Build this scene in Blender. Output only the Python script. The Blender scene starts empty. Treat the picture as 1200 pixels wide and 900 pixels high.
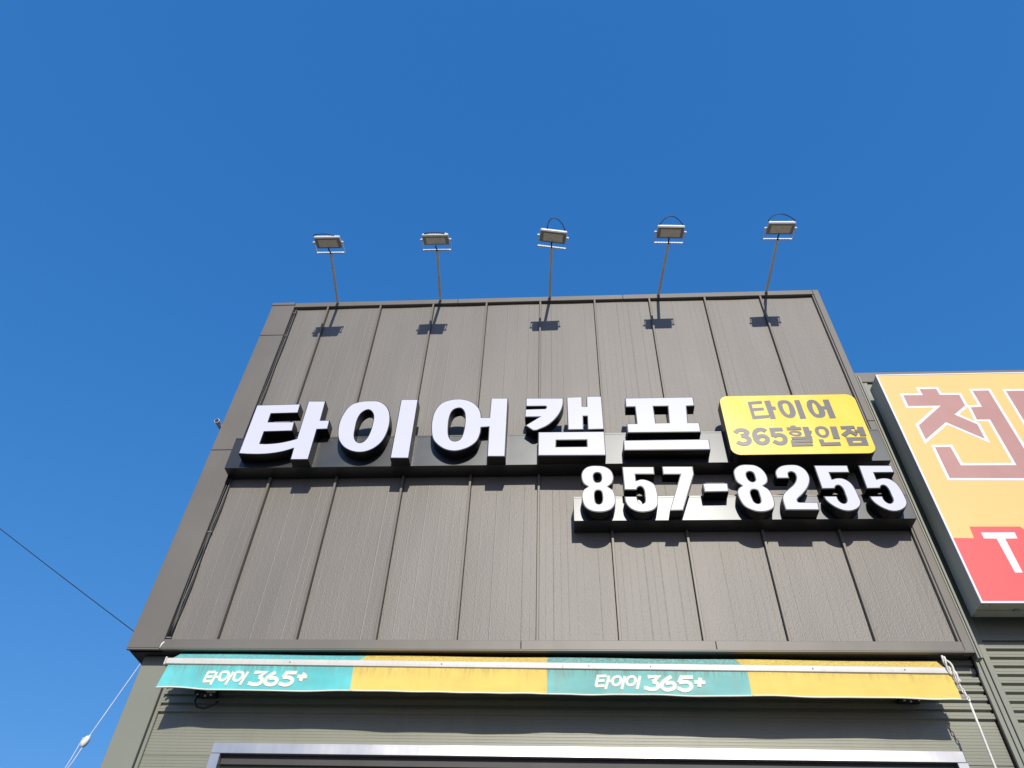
import bpy, math, random
from mathutils import Vector, Matrix
from mathutils.geometry import tessellate_polygon

# ------------------------------------------------------------------ camera, sky, sun, exposure
scene = bpy.context.scene
random.seed(7)
cam_data = bpy.data.cameras.new("camera")
cam = bpy.data.objects.new("camera", cam_data)
scene.collection.objects.link(cam)
scene.camera = cam
cam_data.sensor_width = 36.0
cam_data.lens = 878.0 / 1200.0 * 36.0
cam_data.clip_end = 3000.0
cam.matrix_world = Matrix(((0.997846, 0.018435, 0.062949, 0.321707), (0.056868, -0.721402, -0.690177, -8.510903), (0.032688, 0.692271, -0.720897, 1.600000), (0.000000, 0.000000, 0.000000, 1.000000)))

SUN = Vector((0.128, -1.0, 0.58)).normalized()      # towards the sun
SUN_EL = math.asin(SUN.z)
world = bpy.data.worlds.new("World")
scene.world = world
world.use_nodes = True
wn = world.node_tree.nodes
sky = wn.new('ShaderNodeTexSky')
sky.sky_type = 'NISHITA'
sky.sun_disc = False
sky.sun_elevation = SUN_EL
sky.sun_rotation = math.atan2(SUN.x, SUN.y)
sky.altitude = 100.0
sky.air_density = 1.0
sky.dust_density = 1.0
sky.ozone_density = 6.0
wl = world.node_tree.links
sep = wn.new('ShaderNodeSeparateColor'); com = wn.new('ShaderNodeCombineColor')       # deep, clear winter blue
wl.new(sky.outputs[0], sep.inputs[0])
for ch_, ex_, co_ in ((0, 1.013, 0.52), (1, 0.566, 1.284), (2, 0.397, 2.683)):
    pw = wn.new('ShaderNodeMath'); pw.operation = 'POWER'; pw.inputs[1].default_value = ex_
    ml = wn.new('ShaderNodeMath'); ml.operation = 'MULTIPLY'; ml.inputs[1].default_value = co_
    wl.new(sep.outputs[ch_], pw.inputs[0]); wl.new(pw.outputs[0], ml.inputs[0]); wl.new(ml.outputs[0], com.inputs[ch_])
wl.new(com.outputs[0], wn['Background'].inputs[0])
wn['Background'].inputs[1].default_value = 0.15
sun_data = bpy.data.lights.new("sun", 'SUN')
sun_data.energy = 4.2
sun_data.angle = math.radians(0.5)
sun_data.color = (1.0, 0.94, 0.84)
sun = bpy.data.objects.new("sun", sun_data)
sun.rotation_euler = (-SUN).to_track_quat('-Z', 'Y').to_euler()
sun.location = (0, -20, 30)
scene.collection.objects.link(sun)
scene.view_settings.view_transform = 'Standard'
scene.view_settings.look = 'None'
scene.view_settings.exposure = 0.0
scene.view_settings.gamma = 1.0
scene.view_settings.use_curve_mapping = False

# ------------------------------------------------------------------ outlines in metres on the sign planes: (x, z, 1 = smooth point)
LET=[[[[(-4.413,9.706,0),(-3.717,9.714,0),(-3.711,9.521,0),(-4.134,9.514,0),(-4.13,9.338,0),(-3.718,9.331,0),(-3.706,9.144,0),(-4.138,9.135,0),(-4.136,8.898,0),(-4.028,8.892,1),(-3.851,8.909,1),(-3.705,8.946,1),(-3.6,8.985,0),(-3.606,9.775,0),(-3.328,9.768,0),(-3.32,9.355,0),(-3.176,9.352,0),(-3.171,9.172,0),(-3.333,9.166,0),(-3.329,8.573,0),(-3.598,8.574,0),(-3.604,8.791,0),(-3.729,8.74,1),(-3.898,8.7,1),(-4.074,8.686,1),(-4.255,8.691,1),(-4.407,8.705,0)]]],[[[(-2.633,9.757,1),(-2.468,9.738,1),(-2.328,9.611,1),(-2.256,9.418,1),(-2.24,9.171,1),(-2.287,8.932,1),(-2.389,8.783,1),(-2.528,8.708,1),(-2.68,8.711,1),(-2.835,8.791,1),(-2.945,8.927,1),(-2.998,9.082,1),(-3.019,9.292,1),(-2.992,9.489,1),(-2.914,9.671,1),(-2.779,9.742,1)],[(-2.633,9.563,1),(-2.568,9.534,1),(-2.515,9.433,1),(-2.502,9.263,1),(-2.515,9.072,1),(-2.556,8.937,1),(-2.617,8.887,1),(-2.688,8.922,1),(-2.735,9.025,1),(-2.748,9.181,1),(-2.748,9.357,1),(-2.713,9.492,1)]],[[(-2.138,9.777,0),(-1.867,9.771,0),(-1.857,8.575,0),(-2.129,8.58,0)]]],[[[(-0.855,9.361,0),(-0.736,9.359,0),(-0.732,9.771,0),(-0.468,9.765,0),(-0.468,8.585,0),(-0.727,8.589,0),(-0.734,9.166,0),(-0.846,9.157,0),(-0.851,9.04,1),(-0.892,8.889,1),(-0.984,8.783,1),(-1.104,8.72,1),(-1.214,8.701,1),(-1.341,8.732,1),(-1.456,8.817,1),(-1.544,8.935,1),(-1.588,9.106,1),(-1.603,9.298,1),(-1.581,9.512,1),(-1.499,9.674,1),(-1.373,9.746,1),(-1.229,9.765,1),(-1.094,9.735,1),(-0.983,9.662,1),(-0.903,9.551,1),(-0.866,9.442,1)],[(-1.212,9.57,1),(-1.15,9.529,1),(-1.111,9.42,1),(-1.099,9.217,1),(-1.111,9.045,1),(-1.146,8.928,1),(-1.212,8.892,1),(-1.277,8.922,1),(-1.32,9.015,1),(-1.34,9.187,1),(-1.339,9.381,1),(-1.3,9.523,1)]]],[[[(-0.194,9.758,0),(0.382,9.744,0),(0.373,9.594,1),(0.328,9.442,1),(0.244,9.294,1),(0.129,9.17,1),(-0.028,9.08,0),(-0.078,9.081,0),(-0.193,9.185,0),(0.017,9.355,0),(-0.203,9.356,0),(-0.2,9.52,0),(0.104,9.524,0),(0.119,9.545,0),(0.117,9.569,0),(0.104,9.578,0),(-0.192,9.58,0)]],[[(0.43,9.761,0),(0.668,9.767,0),(0.664,9.56,0),(0.728,9.558,0),(0.733,9.772,0),(0.962,9.772,0),(0.965,9.086,0),(0.726,9.082,0),(0.729,9.354,0),(0.67,9.355,0),(0.666,9.084,0),(0.436,9.083,0)]],[[(0,9.049,0),(0.965,9.042,0),(0.963,8.584,0),(-0.001,8.594,0)],[(0.265,8.882,0),(0.702,8.88,0),(0.701,8.754,0),(0.26,8.757,0)]]],[[[(1.316,9.721,0),(2.335,9.72,0),(2.334,9.534,0),(2.214,9.529,0),(2.19,9.192,0),(2.353,9.189,0),(2.35,9.003,0),(1.3,9.01,0),(1.301,9.189,0),(1.447,9.189,0),(1.449,9.533,0),(1.311,9.532,0)],[(1.724,9.535,0),(1.937,9.534,0),(1.916,9.195,0),(1.724,9.194,0)]],[[(1.227,8.864,0),(2.441,8.865,0),(2.434,8.665,0),(1.223,8.672,0)]]]]
DIG=[[[[(0.832,8.402,1),(0.938,8.382,1),(1.016,8.312,1),(1.044,8.198,1),(1.02,8.094,1),(0.958,8.028,0),(1.023,7.962,1),(1.046,7.846,1),(1.034,7.733,1),(0.975,7.649,1),(0.883,7.611,1),(0.793,7.607,1),(0.704,7.631,1),(0.633,7.695,1),(0.6,7.808,1),(0.599,7.909,1),(0.626,7.981,1),(0.686,8.032,0),(0.63,8.084,1),(0.604,8.174,1),(0.611,8.28,1),(0.664,8.363,1),(0.737,8.398,1)],[(0.826,8.277,1),(0.866,8.256,1),(0.878,8.2,1),(0.874,8.148,1),(0.853,8.114,1),(0.82,8.104,1),(0.789,8.115,1),(0.773,8.157,1),(0.77,8.224,1),(0.787,8.262,1)],[(0.822,7.968,1),(0.861,7.949,1),(0.873,7.891,1),(0.871,7.805,1),(0.855,7.756,1),(0.822,7.735,1),(0.786,7.752,1),(0.772,7.806,1),(0.771,7.907,1),(0.787,7.953,1)]]],[[[(1.174,8.376,0),(1.611,8.369,0),(1.607,8.235,0),(1.345,8.239,0),(1.345,8.127,0),(1.424,8.151,1),(1.514,8.125,1),(1.588,8.057,1),(1.61,7.94,1),(1.61,7.811,1),(1.595,7.713,1),(1.534,7.637,1),(1.43,7.603,1),(1.33,7.607,1),(1.234,7.661,1),(1.179,7.752,1),(1.168,7.859,0),(1.332,7.857,0),(1.34,7.786,1),(1.364,7.739,1),(1.398,7.736,1),(1.432,7.764,1),(1.44,7.856,1),(1.437,7.971,1),(1.402,8.027,1),(1.36,8.013,1),(1.337,7.97,0),(1.176,7.972,0)]]],[[[(1.724,8.375,0),(2.145,8.369,0),(2.141,8.228,0),(1.916,7.624,0),(1.743,7.621,0),(1.956,8.228,0),(1.722,8.231,0)]]],[[[(2.236,8.067,0),(2.566,8.067,0),(2.559,7.926,0),(2.237,7.923,0)]]],[[[(2.9,8.391,1),(2.995,8.375,1),(3.073,8.305,1),(3.113,8.192,1),(3.106,8.096,1),(3.071,8.046,1),(3.031,8.017,0),(3.091,7.951,1),(3.119,7.851,1),(3.121,7.739,1),(3.094,7.656,1),(3.006,7.602,1),(2.894,7.59,1),(2.802,7.618,1),(2.72,7.681,1),(2.679,7.786,1),(2.667,7.906,1),(2.697,7.978,1),(2.75,8.021,0),(2.69,8.094,1),(2.676,8.206,1),(2.692,8.296,1),(2.756,8.363,1),(2.824,8.389,1)],[(2.905,8.265,1),(2.94,8.239,1),(2.948,8.165,1),(2.943,8.113,1),(2.91,8.087,1),(2.873,8.099,1),(2.849,8.144,1),(2.843,8.211,1),(2.862,8.251,1)],[(2.896,7.957,1),(2.937,7.939,1),(2.946,7.875,1),(2.948,7.79,1),(2.936,7.741,1),(2.899,7.723,1),(2.86,7.749,1),(2.845,7.812,1),(2.839,7.897,1),(2.859,7.943,1)]]],[[[(3.238,8.142,0),(3.234,8.228,1),(3.267,8.302,1),(3.349,8.362,1),(3.468,8.38,1),(3.568,8.366,1),(3.643,8.297,1),(3.674,8.192,1),(3.66,8.089,1),(3.603,7.974,1),(3.504,7.861,1),(3.425,7.785,1),(3.422,7.75,0),(3.436,7.74,0),(3.676,7.737,0),(3.665,7.61,0),(3.233,7.616,0),(3.232,7.794,1),(3.264,7.878,1),(3.35,7.963,1),(3.435,8.041,1),(3.487,8.128,1),(3.493,8.217,1),(3.456,8.252,1),(3.412,8.233,1),(3.402,8.181,1),(3.402,8.139,0)]]],[[[(3.779,8.363,0),(4.227,8.356,0),(4.22,8.229,0),(3.955,8.23,0),(3.959,8.119,0),(4.032,8.138,1),(4.117,8.124,1),(4.186,8.053,1),(4.216,7.945,1),(4.225,7.825,1),(4.224,7.727,1),(4.18,7.652,1),(4.089,7.599,1),(3.99,7.593,1),(3.899,7.635,1),(3.826,7.704,1),(3.784,7.774,1),(3.773,7.837,0),(3.943,7.835,0),(3.951,7.765,1),(3.983,7.72,1),(4.025,7.723,1),(4.053,7.771,1),(4.056,7.848,1),(4.053,7.954,1),(4.024,8.009,1),(3.984,8.005,1),(3.951,7.958,0),(3.783,7.957,0)]]],[[[(4.369,8.354,0),(4.808,8.347,0),(4.808,8.22,0),(4.54,8.221,0),(4.539,8.111,0),(4.621,8.13,1),(4.705,8.116,1),(4.771,8.046,1),(4.801,7.938,1),(4.81,7.818,1),(4.805,7.714,1),(4.756,7.64,1),(4.664,7.589,1),(4.566,7.583,1),(4.474,7.629,1),(4.404,7.698,1),(4.368,7.767,1),(4.358,7.83,0),(4.526,7.828,0),(4.531,7.759,1),(4.566,7.714,1),(4.604,7.717,1),(4.638,7.764,1),(4.639,7.841,1),(4.635,7.947,1),(4.608,8.002,1),(4.568,7.998,1),(4.538,7.955,0),(4.362,7.953,0)]]]]
YF=[[[(3.126,9.582,0),(3.322,9.599,0),(3.321,9.552,0),(3.161,9.538,0),(3.163,9.449,0),(3.32,9.459,0),(3.321,9.415,0),(3.164,9.402,0),(3.166,9.295,0),(3.37,9.305,0),(3.367,9.259,0),(3.132,9.238,0)]],[[(3.371,9.598,0),(3.445,9.604,0),(3.447,9.475,0),(3.493,9.477,0),(3.497,9.422,0),(3.445,9.419,0),(3.452,9.239,0),(3.388,9.236,0)]],[[(3.656,9.603,1),(3.71,9.59,1),(3.748,9.53,1),(3.763,9.441,1),(3.76,9.34,1),(3.718,9.269,1),(3.658,9.253,1),(3.6,9.285,1),(3.562,9.366,1),(3.55,9.475,1),(3.559,9.557,1),(3.597,9.596,1)],[(3.665,9.554,1),(3.695,9.524,1),(3.698,9.428,1),(3.689,9.341,1),(3.66,9.306,1),(3.63,9.328,1),(3.607,9.386,1),(3.601,9.474,1),(3.614,9.533,1)]],[[(3.81,9.6,0),(3.873,9.601,0),(3.882,9.236,0),(3.81,9.231,0)]],[[(4.054,9.604,1),(4.11,9.581,1),(4.145,9.513,1),(4.17,9.432,1),(4.182,9.345,1),(4.154,9.273,1),(4.097,9.249,1),(4.03,9.262,1),(3.987,9.334,1),(3.967,9.437,1),(3.976,9.539,1),(4.01,9.59,1)],[(4.072,9.552,1),(4.098,9.492,1),(4.108,9.39,1),(4.103,9.332,1),(4.081,9.304,1),(4.044,9.319,1),(4.027,9.391,1),(4.032,9.494,1),(4.052,9.545,1)]],[[(4.224,9.6,0),(4.296,9.603,0),(4.304,9.235,0),(4.228,9.232,0),(4.226,9.413,0),(4.18,9.414,0),(4.178,9.464,0),(4.223,9.467,0)]],[[(4.345,8.846,0),(4.61,8.848,0),(4.604,8.701,0),(4.348,8.699,0)],[(4.404,8.795,0),(4.54,8.796,0),(4.545,8.745,0),(4.408,8.742,0)]],[[(4.061,9.071,1),(4.115,9.049,1),(4.14,8.993,1),(4.131,8.925,1),(4.086,8.865,1),(4.025,8.856,1),(3.971,8.894,1),(3.95,8.969,1),(3.968,9.038,1),(4.009,9.065,1)],[(4.054,9.025,1),(4.084,9.008,1),(4.09,8.953,1),(4.074,8.912,1),(4.036,8.899,1),(4.004,8.927,1),(3.998,8.982,1),(4.017,9.016,1)]],[[(3.692,8.988,1),(3.738,8.974,1),(3.753,8.932,1),(3.725,8.899,1),(3.665,8.893,1),(3.605,8.914,1),(3.579,8.949,1),(3.601,8.98,1),(3.653,8.992,1)],[(3.68,8.958,1),(3.707,8.947,1),(3.707,8.926,1),(3.665,8.917,1),(3.624,8.931,1),(3.618,8.948,1),(3.646,8.962,1)]]]
YS=[([(2.826,8.967,1),(2.877,9.015,1),(2.95,9.019,1),(2.996,8.977,1),(2.961,8.927,1),(2.902,8.905,1)],0.062),([(2.908,8.91,1),(2.981,8.876,1),(3,8.817,1),(2.95,8.76,1),(2.88,8.759,1),(2.826,8.797,1)],0.062),([(3.263,8.99,1),(3.221,9.025,1),(3.159,9.02,1),(3.104,8.969,1),(3.091,8.877,1),(3.114,8.792,1),(3.167,8.76,1),(3.231,8.786,1),(3.255,8.844,1),(3.226,8.894,1),(3.164,8.896,1),(3.109,8.856,1)],0.062),([(3.505,9.022,0),(3.355,9.02,0),(3.352,8.882,0)],0.06),([(3.351,8.885,1),(3.418,8.918,1),(3.483,8.899,1),(3.501,8.835,1),(3.469,8.772,1),(3.402,8.756,1),(3.331,8.802,1)],0.06),([(3.63,9.066,0),(3.701,9.068,0)],0.045),([(3.568,9.032,0),(3.768,9.034,0)],0.05),([(3.834,9.062,0),(3.834,8.879,0)],0.075),([(3.839,8.978,0),(3.898,8.957,0)],0.045),([(3.595,8.849,0),(3.855,8.853,0),(3.845,8.788,0),(3.595,8.786,0),(3.59,8.722,0),(3.854,8.724,0)],0.044),([(4.222,9.061,0),(4.211,8.826,0)],0.08),([(3.991,8.819,0),(3.994,8.728,0),(4.236,8.735,0)],0.055),([(4.325,9.036,0),(4.515,9.044,0)],0.05),([(4.429,9.029,0),(4.414,8.967,0),(4.317,8.883,0)],0.06),([(4.416,8.974,0),(4.508,8.893,0)],0.055),([(4.592,9.046,0),(4.588,8.873,0)],0.075),([(4.498,8.97,0),(4.577,8.968,0)],0.045)]
AW1=[([(-3.866,5.485,0),(-3.768,5.488,0)],0),([(-3.855,5.488,0),(-3.878,5.376,0)],0),([(-3.867,5.428,0),(-3.786,5.434,0)],0),([(-3.882,5.376,0),(-3.786,5.381,0)],0),([(-3.75,5.488,0),(-3.783,5.336,0)],0),([(-3.76,5.428,0),(-3.716,5.429,0)],0),([(-3.694,5.483,1),(-3.642,5.489,1),(-3.606,5.471,1),(-3.609,5.423,1),(-3.646,5.391,1),(-3.682,5.391,1),(-3.7,5.429,1),(-3.694,5.483,1)],0),([(-3.552,5.49,0),(-3.605,5.335,0)],0),([(-3.52,5.484,1),(-3.467,5.488,1),(-3.432,5.469,1),(-3.437,5.424,1),(-3.473,5.389,1),(-3.513,5.392,1),(-3.527,5.43,1),(-3.52,5.484,1)],0),([(-3.376,5.491,0),(-3.434,5.338,0)],0),([(-3.434,5.436,0),(-3.394,5.443,0)],0),([(-3.299,5.485,0),(-3.163,5.486,0),(-3.231,5.432,0)],1),([(-3.231,5.434,1),(-3.187,5.402,1),(-3.198,5.359,1),(-3.253,5.343,1),(-3.34,5.358,1)],1),([(-3.044,5.487,1),(-3.114,5.438,1),(-3.145,5.379,1),(-3.1,5.344,1),(-3.031,5.35,1),(-3.005,5.386,1),(-3.037,5.419,1),(-3.101,5.415,1)],1),([(-2.794,5.485,0),(-2.912,5.484,0),(-2.945,5.428,0)],1),([(-2.945,5.428,1),(-2.874,5.428,1),(-2.826,5.399,1),(-2.84,5.361,1),(-2.9,5.342,1),(-2.974,5.357,1)],1),([(-2.699,5.483,0),(-2.735,5.39,0)],2),([(-2.777,5.441,0),(-2.663,5.441,0)],2)]
AW2=[([(0.685,5.467,0),(0.798,5.47,0)],0),([(0.699,5.464,0),(0.669,5.358,0)],0),([(0.688,5.415,0),(0.772,5.418,0)],0),([(0.664,5.356,0),(0.769,5.359,0)],0),([(0.824,5.471,0),(0.776,5.319,0)],0),([(0.8,5.41,0),(0.845,5.411,0)],0),([(0.898,5.463,1),(0.948,5.452,1),(0.948,5.4,1),(0.903,5.365,1),(0.865,5.376,1),(0.863,5.428,1),(0.898,5.463,1)],0),([(1.002,5.469,0),(0.955,5.317,0)],0),([(1.061,5.464,1),(1.11,5.453,1),(1.111,5.401,1),(1.064,5.366,1),(1.024,5.378,1),(1.024,5.429,1),(1.061,5.464,1)],0),([(1.173,5.47,0),(1.126,5.318,0)],0),([(1.107,5.412,0),(1.151,5.413,0)],0),([(1.256,5.459,0),(1.384,5.464,0),(1.306,5.402,0)],1),([(1.306,5.405,1),(1.359,5.38,1),(1.354,5.334,1),(1.286,5.317,1),(1.205,5.339,1)],1),([(1.523,5.465,1),(1.446,5.42,1),(1.401,5.363,1),(1.429,5.318,1),(1.5,5.319,1),(1.548,5.353,1),(1.526,5.392,1),(1.448,5.386,1)],1),([(1.761,5.459,0),(1.633,5.458,0),(1.597,5.393,0)],1),([(1.598,5.396,1),(1.682,5.405,1),(1.727,5.377,1),(1.716,5.331,1),(1.647,5.309,1),(1.574,5.336,1)],1),([(1.843,5.452,0),(1.814,5.349,0)],2),([(1.769,5.402,0),(1.89,5.398,0)],2)]
NB1=[(5.461,9.762,0),(5.746,9.76,0),(5.738,9.886,0),(5.98,9.887,0),(5.985,9.759,0),(6.263,9.752,0),(6.261,9.531,0),(6.041,9.352,0),(6.283,9.152,0),(6.276,8.877,0),(5.869,9.206,0),(5.473,8.879,0),(5.472,9.149,0),(5.924,9.539,0),(5.458,9.541,0)]
NB2=[(6.489,9.832,0),(6.716,9.832,0),(6.717,8.721,0),(6.719,8.163,0),(5.538,8.182,0),(5.546,8.73,0),(5.752,8.73,0),(5.765,8.396,0),(6.493,8.389,0),(6.499,9.245,0),(6.317,9.249,0),(6.329,9.49,0),(6.491,9.498,0)]
NB3=[(6.962,9.815,0),(7.825,9.811,0),(7.792,8.754,0),(6.947,8.737,0)]
RED=[(5.231,7.224,0),(5.471,7.218,0),(5.485,7.393,0),(6.099,7.389,0),(6.108,7.209,0)]
TEE=[(5.588,7.301,0),(5.994,7.302,0),(5.991,7.21,0),(5.841,7.207,0),(5.839,6.723,0),(5.75,6.723,0),(5.739,7.208,0),(5.587,7.212,0)]

# ------------------------------------------------------------------ materials
def rgb(r, g, b):
    f = lambda c: ((c / 255 + .055) / 1.055) ** 2.4 if c > 10 else c / 255 / 12.92
    return (f(r), f(g), f(b), 1)

def material(name, col, rough=.5, metal=0., spec=.5, vary=0., vscale=(3, 3, 3), bump=0., bscale=(60, 60, 60), wave=0., wscale=.6,
             streak=0., streak_col=(.05, .05, .05, 1), streak_scale=(9, 9, .7), rvary=0., coat=0., grime=None):
    m = bpy.data.materials.new(name)
    m.use_nodes = True
    nt = m.node_tree
    N, L = nt.nodes, nt.links
    b = N['Principled BSDF']
    b.inputs['Base Color'].default_value = col
    b.inputs['Roughness'].default_value = rough
    b.inputs['Metallic'].default_value = metal
    b.inputs['Specular IOR Level'].default_value = spec
    b.inputs['Coat Weight'].default_value = coat
    b.inputs['Coat Roughness'].default_value = .08
    tc = N.new('ShaderNodeTexCoord')
    def noise(scale, detail=3.):
        mp = N.new('ShaderNodeMapping')
        mp.inputs['Scale'].default_value = scale
        L.new(tc.outputs['Object'], mp.inputs['Vector'])
        n = N.new('ShaderNodeTexNoise')
        n.inputs['Scale'].default_value = 1.
        n.inputs['Detail'].default_value = detail
        L.new(mp.outputs[0], n.inputs['Vector'])
        return n.outputs['Fac']
    def ramp(src, lo, hi):
        r = N.new('ShaderNodeMapRange')
        r.inputs['From Min'].default_value = .3
        r.inputs['From Max'].default_value = .7
        r.inputs['To Min'].default_value = lo
        r.inputs['To Max'].default_value = hi
        L.new(src, r.inputs['Value'])
        return r.outputs[0]
    c = None
    if vary:
        mx = N.new('ShaderNodeMix'); mx.data_type = 'RGBA'; mx.blend_type = 'MULTIPLY'
        mx.inputs['Factor'].default_value = 1.
        mx.inputs['A'].default_value = col
        g = N.new('ShaderNodeCombineColor')
        v = ramp(noise(vscale), 1 - vary, 1 + vary)
        for i in range(3): L.new(v, g.inputs[i])
        L.new(g.outputs[0], mx.inputs['B'])
        c = mx.outputs['Result']
    if streak:
        mx = N.new('ShaderNodeMix'); mx.data_type = 'RGBA'
        r = N.new('ShaderNodeMapRange')
        r.inputs['From Min'].default_value = .5
        r.inputs['From Max'].default_value = .78
        r.inputs['To Max'].default_value = streak
        L.new(noise(streak_scale, 4.), r.inputs['Value'])
        L.new(r.outputs[0], mx.inputs['Factor'])
        if c: L.new(c, mx.inputs['A'])
        else: mx.inputs['A'].default_value = col
        mx.inputs['B'].default_value = streak_col
        c = mx.outputs['Result']
    if grime:                                   # rain-washed dirt hanging from the awning bar
        r = N.new('ShaderNodeMapRange')
        r.inputs['From Min'].default_value = .40; r.inputs['From Max'].default_value = .68; r.inputs['To Max'].default_value = grime[0]
        L.new(noise((38, 38, 3.), 3.), r.inputs['Value'])
        sx = N.new('ShaderNodeSeparateXYZ'); L.new(tc.outputs['Object'], sx.inputs[0])
        zr = N.new('ShaderNodeMapRange')
        zr.inputs['From Min'].default_value = G_[1]; zr.inputs['From Max'].default_value = G_[0]
        ad = N.new('ShaderNodeMath'); ad.operation = 'ADD'
        L.new(ramp(noise((9, 9, .5), 2.), -.06, .06), ad.inputs[0]); L.new(sx.outputs['Z'], ad.inputs[1])
        L.new(ad.outputs[0], zr.inputs['Value'])
        ml = N.new('ShaderNodeMath'); ml.operation = 'MULTIPLY'
        L.new(r.outputs[0], ml.inputs[0]); L.new(zr.outputs[0], ml.inputs[1])
        mx = N.new('ShaderNodeMix'); mx.data_type = 'RGBA'
        L.new(ml.outputs[0], mx.inputs['Factor'])
        if c: L.new(c, mx.inputs['A'])
        else: mx.inputs['A'].default_value = col
        mx.inputs['B'].default_value = grime[1]
        c = mx.outputs['Result']
    if c: L.new(c, b.inputs['Base Color'])
    if rvary:
        L.new(ramp(noise((1.5, 1.5, 1.5)), rough - rvary, rough + rvary), b.inputs['Roughness'])
    prev = None
    if wave:
        bp = N.new('ShaderNodeBump')
        bp.inputs['Strength'].default_value = wave
        bp.inputs['Distance'].default_value = .05
        L.new(noise((wscale * 2.2, wscale * 2.2, wscale), 1.), bp.inputs['Height'])
        prev = bp.outputs[0]
    if bump:
        bp = N.new('ShaderNodeBump')
        bp.inputs['Strength'].default_value = bump
        bp.inputs['Distance'].default_value = .004
        L.new(noise(bscale, 2.), bp.inputs['Height'])
        if prev: L.new(prev, bp.inputs['Normal'])
        prev = bp.outputs[0]
    if prev: L.new(prev, b.inputs['Normal'])
    return m

M = {}
BRONZE = (.164, .149, .124, 1)
M['panel'] = material('embossed_bronze_panel', BRONZE, .50, 0, .55, vary=.08, vscale=(2.2, 2.2, .45), streak=.16, streak_col=(.11, .10, .088, 1), streak_scale=(7, 7, .35), bump=.7, bscale=(58, 58, 42), wave=.10, wscale=.8)
M['trim'] = material('bronze_flashing', (.150, .136, .113, 1), .46, 0, .42, vary=.08, vscale=(1, 1, 1), wave=.10, wscale=1., streak=.15, streak_col=(.10, .09, .08, 1), streak_scale=(6, 6, .5))
M['dark'] = material('dark_interior', (.02, .02, .02, 1), .8)
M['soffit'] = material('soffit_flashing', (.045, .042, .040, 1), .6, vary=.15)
M['green'] = material('green_grey_sheet', (.240, .245, .188, 1), .40, 0, .4, vary=.06, vscale=(.6, 1, 3), bump=.12, bscale=(30, 30, 60), streak=.18, streak_col=(.13, .12, .10, 1), streak_scale=(6, 6, .5))
M['green_trim'] = material('green_grey_flashing', (.222, .230, .178, 1), .38, 0, .5, vary=.06, vscale=(1, 1, .8), wave=.05)
M['signbox'] = material('dark_sign_metal', (.070, .073, .075, 1), .37, .85, .5, vary=.05, rvary=.03, wave=.015)
M['blackret'] = material('black_letter_return', (.008, .008, .009, 1), .38, 0, .3)
M['face'] = material('white_letter_face', (.605, .615, .70, 1), .32, 0, .2, vary=.015, vscale=(2, 2, 2))
M['yellow_face'] = material('yellow_acrylic', (.80, .56, .004, 1), .31, 0, .62, wave=.12, wscale=1.3)
M['grey_print'] = material('grey_vinyl_lettering', (.105, .10, .10, 1), .31, 0, .6)
M['white_metal'] = material('white_painted_metal', (.74, .75, .76, 1), .38, 0, .5, vary=.04, streak=.2, streak_col=(.4, .38, .33, 1), streak_scale=(14, 14, 2))
M['alu'] = material('brushed_aluminium', (.50, .49, .47, 1), .30, .8, .5, vary=.05, vscale=(14, 1, 1), streak=.25, streak_col=(.45, .45, .45, 1), streak_scale=(16, 16, 1.), rvary=.05)
M['galv'] = material('galvanised_tube', (.82, .81, .79, 1), .45, .0, .5, vary=.1, vscale=(6, 6, 6))
M['lampgrey'] = material('lamp_bezel_grey', (.30, .31, .27, 1), .35)
M['lampglass'] = material('lamp_glass_over_leds', (.82, .76, .62, 1), .2, 0, .5, vary=.06, vscale=(20, 20, 20), coat=.5)
M['cable'] = material('black_cable', (.012, .012, .014, 1), .5)
G_ = (5.585, 5.43)
M['teal'] = material('teal_awning_fabric', (.125, .55, .54, 1), .68, 0, .35, vary=.10, vscale=(2, 2, 5), bump=.15, bscale=(200, 200, 200), wave=.35, wscale=2.4, streak=.45, streak_col=(.20, .36, .31, 1), streak_scale=(11, 11, 1.6), grime=(.75, (.17, .24, .19, 1)))
M['teal_old'] = material('weathered_teal_awning_fabric', (.21, .50, .46, 1), .7, 0, .3, vary=.12, vscale=(2, 2, 5), bump=.15, bscale=(200, 200, 200), wave=.35, wscale=2.2, streak=.55, streak_col=(.28, .36, .29, 1), streak_scale=(6, 6, 1.8), grime=(1., (.16, .21, .15, 1)))
M['yfab'] = material('yellow_awning_fabric', (.74, .56, .135, 1), .7, 0, .3, vary=.06, vscale=(2, 2, 5), bump=.15, bscale=(200, 200, 200), wave=.3, wscale=2.2, streak=.30, streak_col=(.60, .44, .13, 1), streak_scale=(9, 9, 1.6), grime=(.75, (.40, .28, .09, 1)))
M['cream'] = material('cream_print', (.80, .78, .66, 1), .7, 0, .3)
M['wbar'] = material('cream_white_awning_bar', (.62, .60, .54, 1), .4, 0, .5, vary=.05, vscale=(3, 3, 12), streak=.25, streak_col=(.40, .37, .30, 1), streak_scale=(25, 25, 5))
M['nbface'] = material('orange_flex_sheet', (.74, .52, .185, 1), .42, 0, .35, vary=.03, vscale=(.8, .8, .8), wave=.03)
M['nbred'] = material('red_flex_print', (.73, .11, .105, 1), .42, 0, .35, vary=.03)
M['nbbrown'] = material('brown_flex_print', (.45, .24, .21, 1), .42, 0, .35, vary=.04)
M['nbwhite'] = material('white_flex_print', (.74, .72, .74, 1), .42, 0, .5)
M['nbcase'] = material('grey_lightbox_casing', (.45, .46, .40, 1), .40, .2, .5, vary=.05, streak=.2, streak_col=(.25, .24, .2, 1), streak_scale=(5, 5, 1))
M['asphalt'] = material('asphalt', (.09, .087, .083, 1), .9, 0, .3, vary=.25, vscale=(.4, .4, .4), bump=.6, bscale=(40, 40, 40))
M['glass'] = material('dark_door_glass', (.045, .052, .058, 1), .06, 0, .7)
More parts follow.
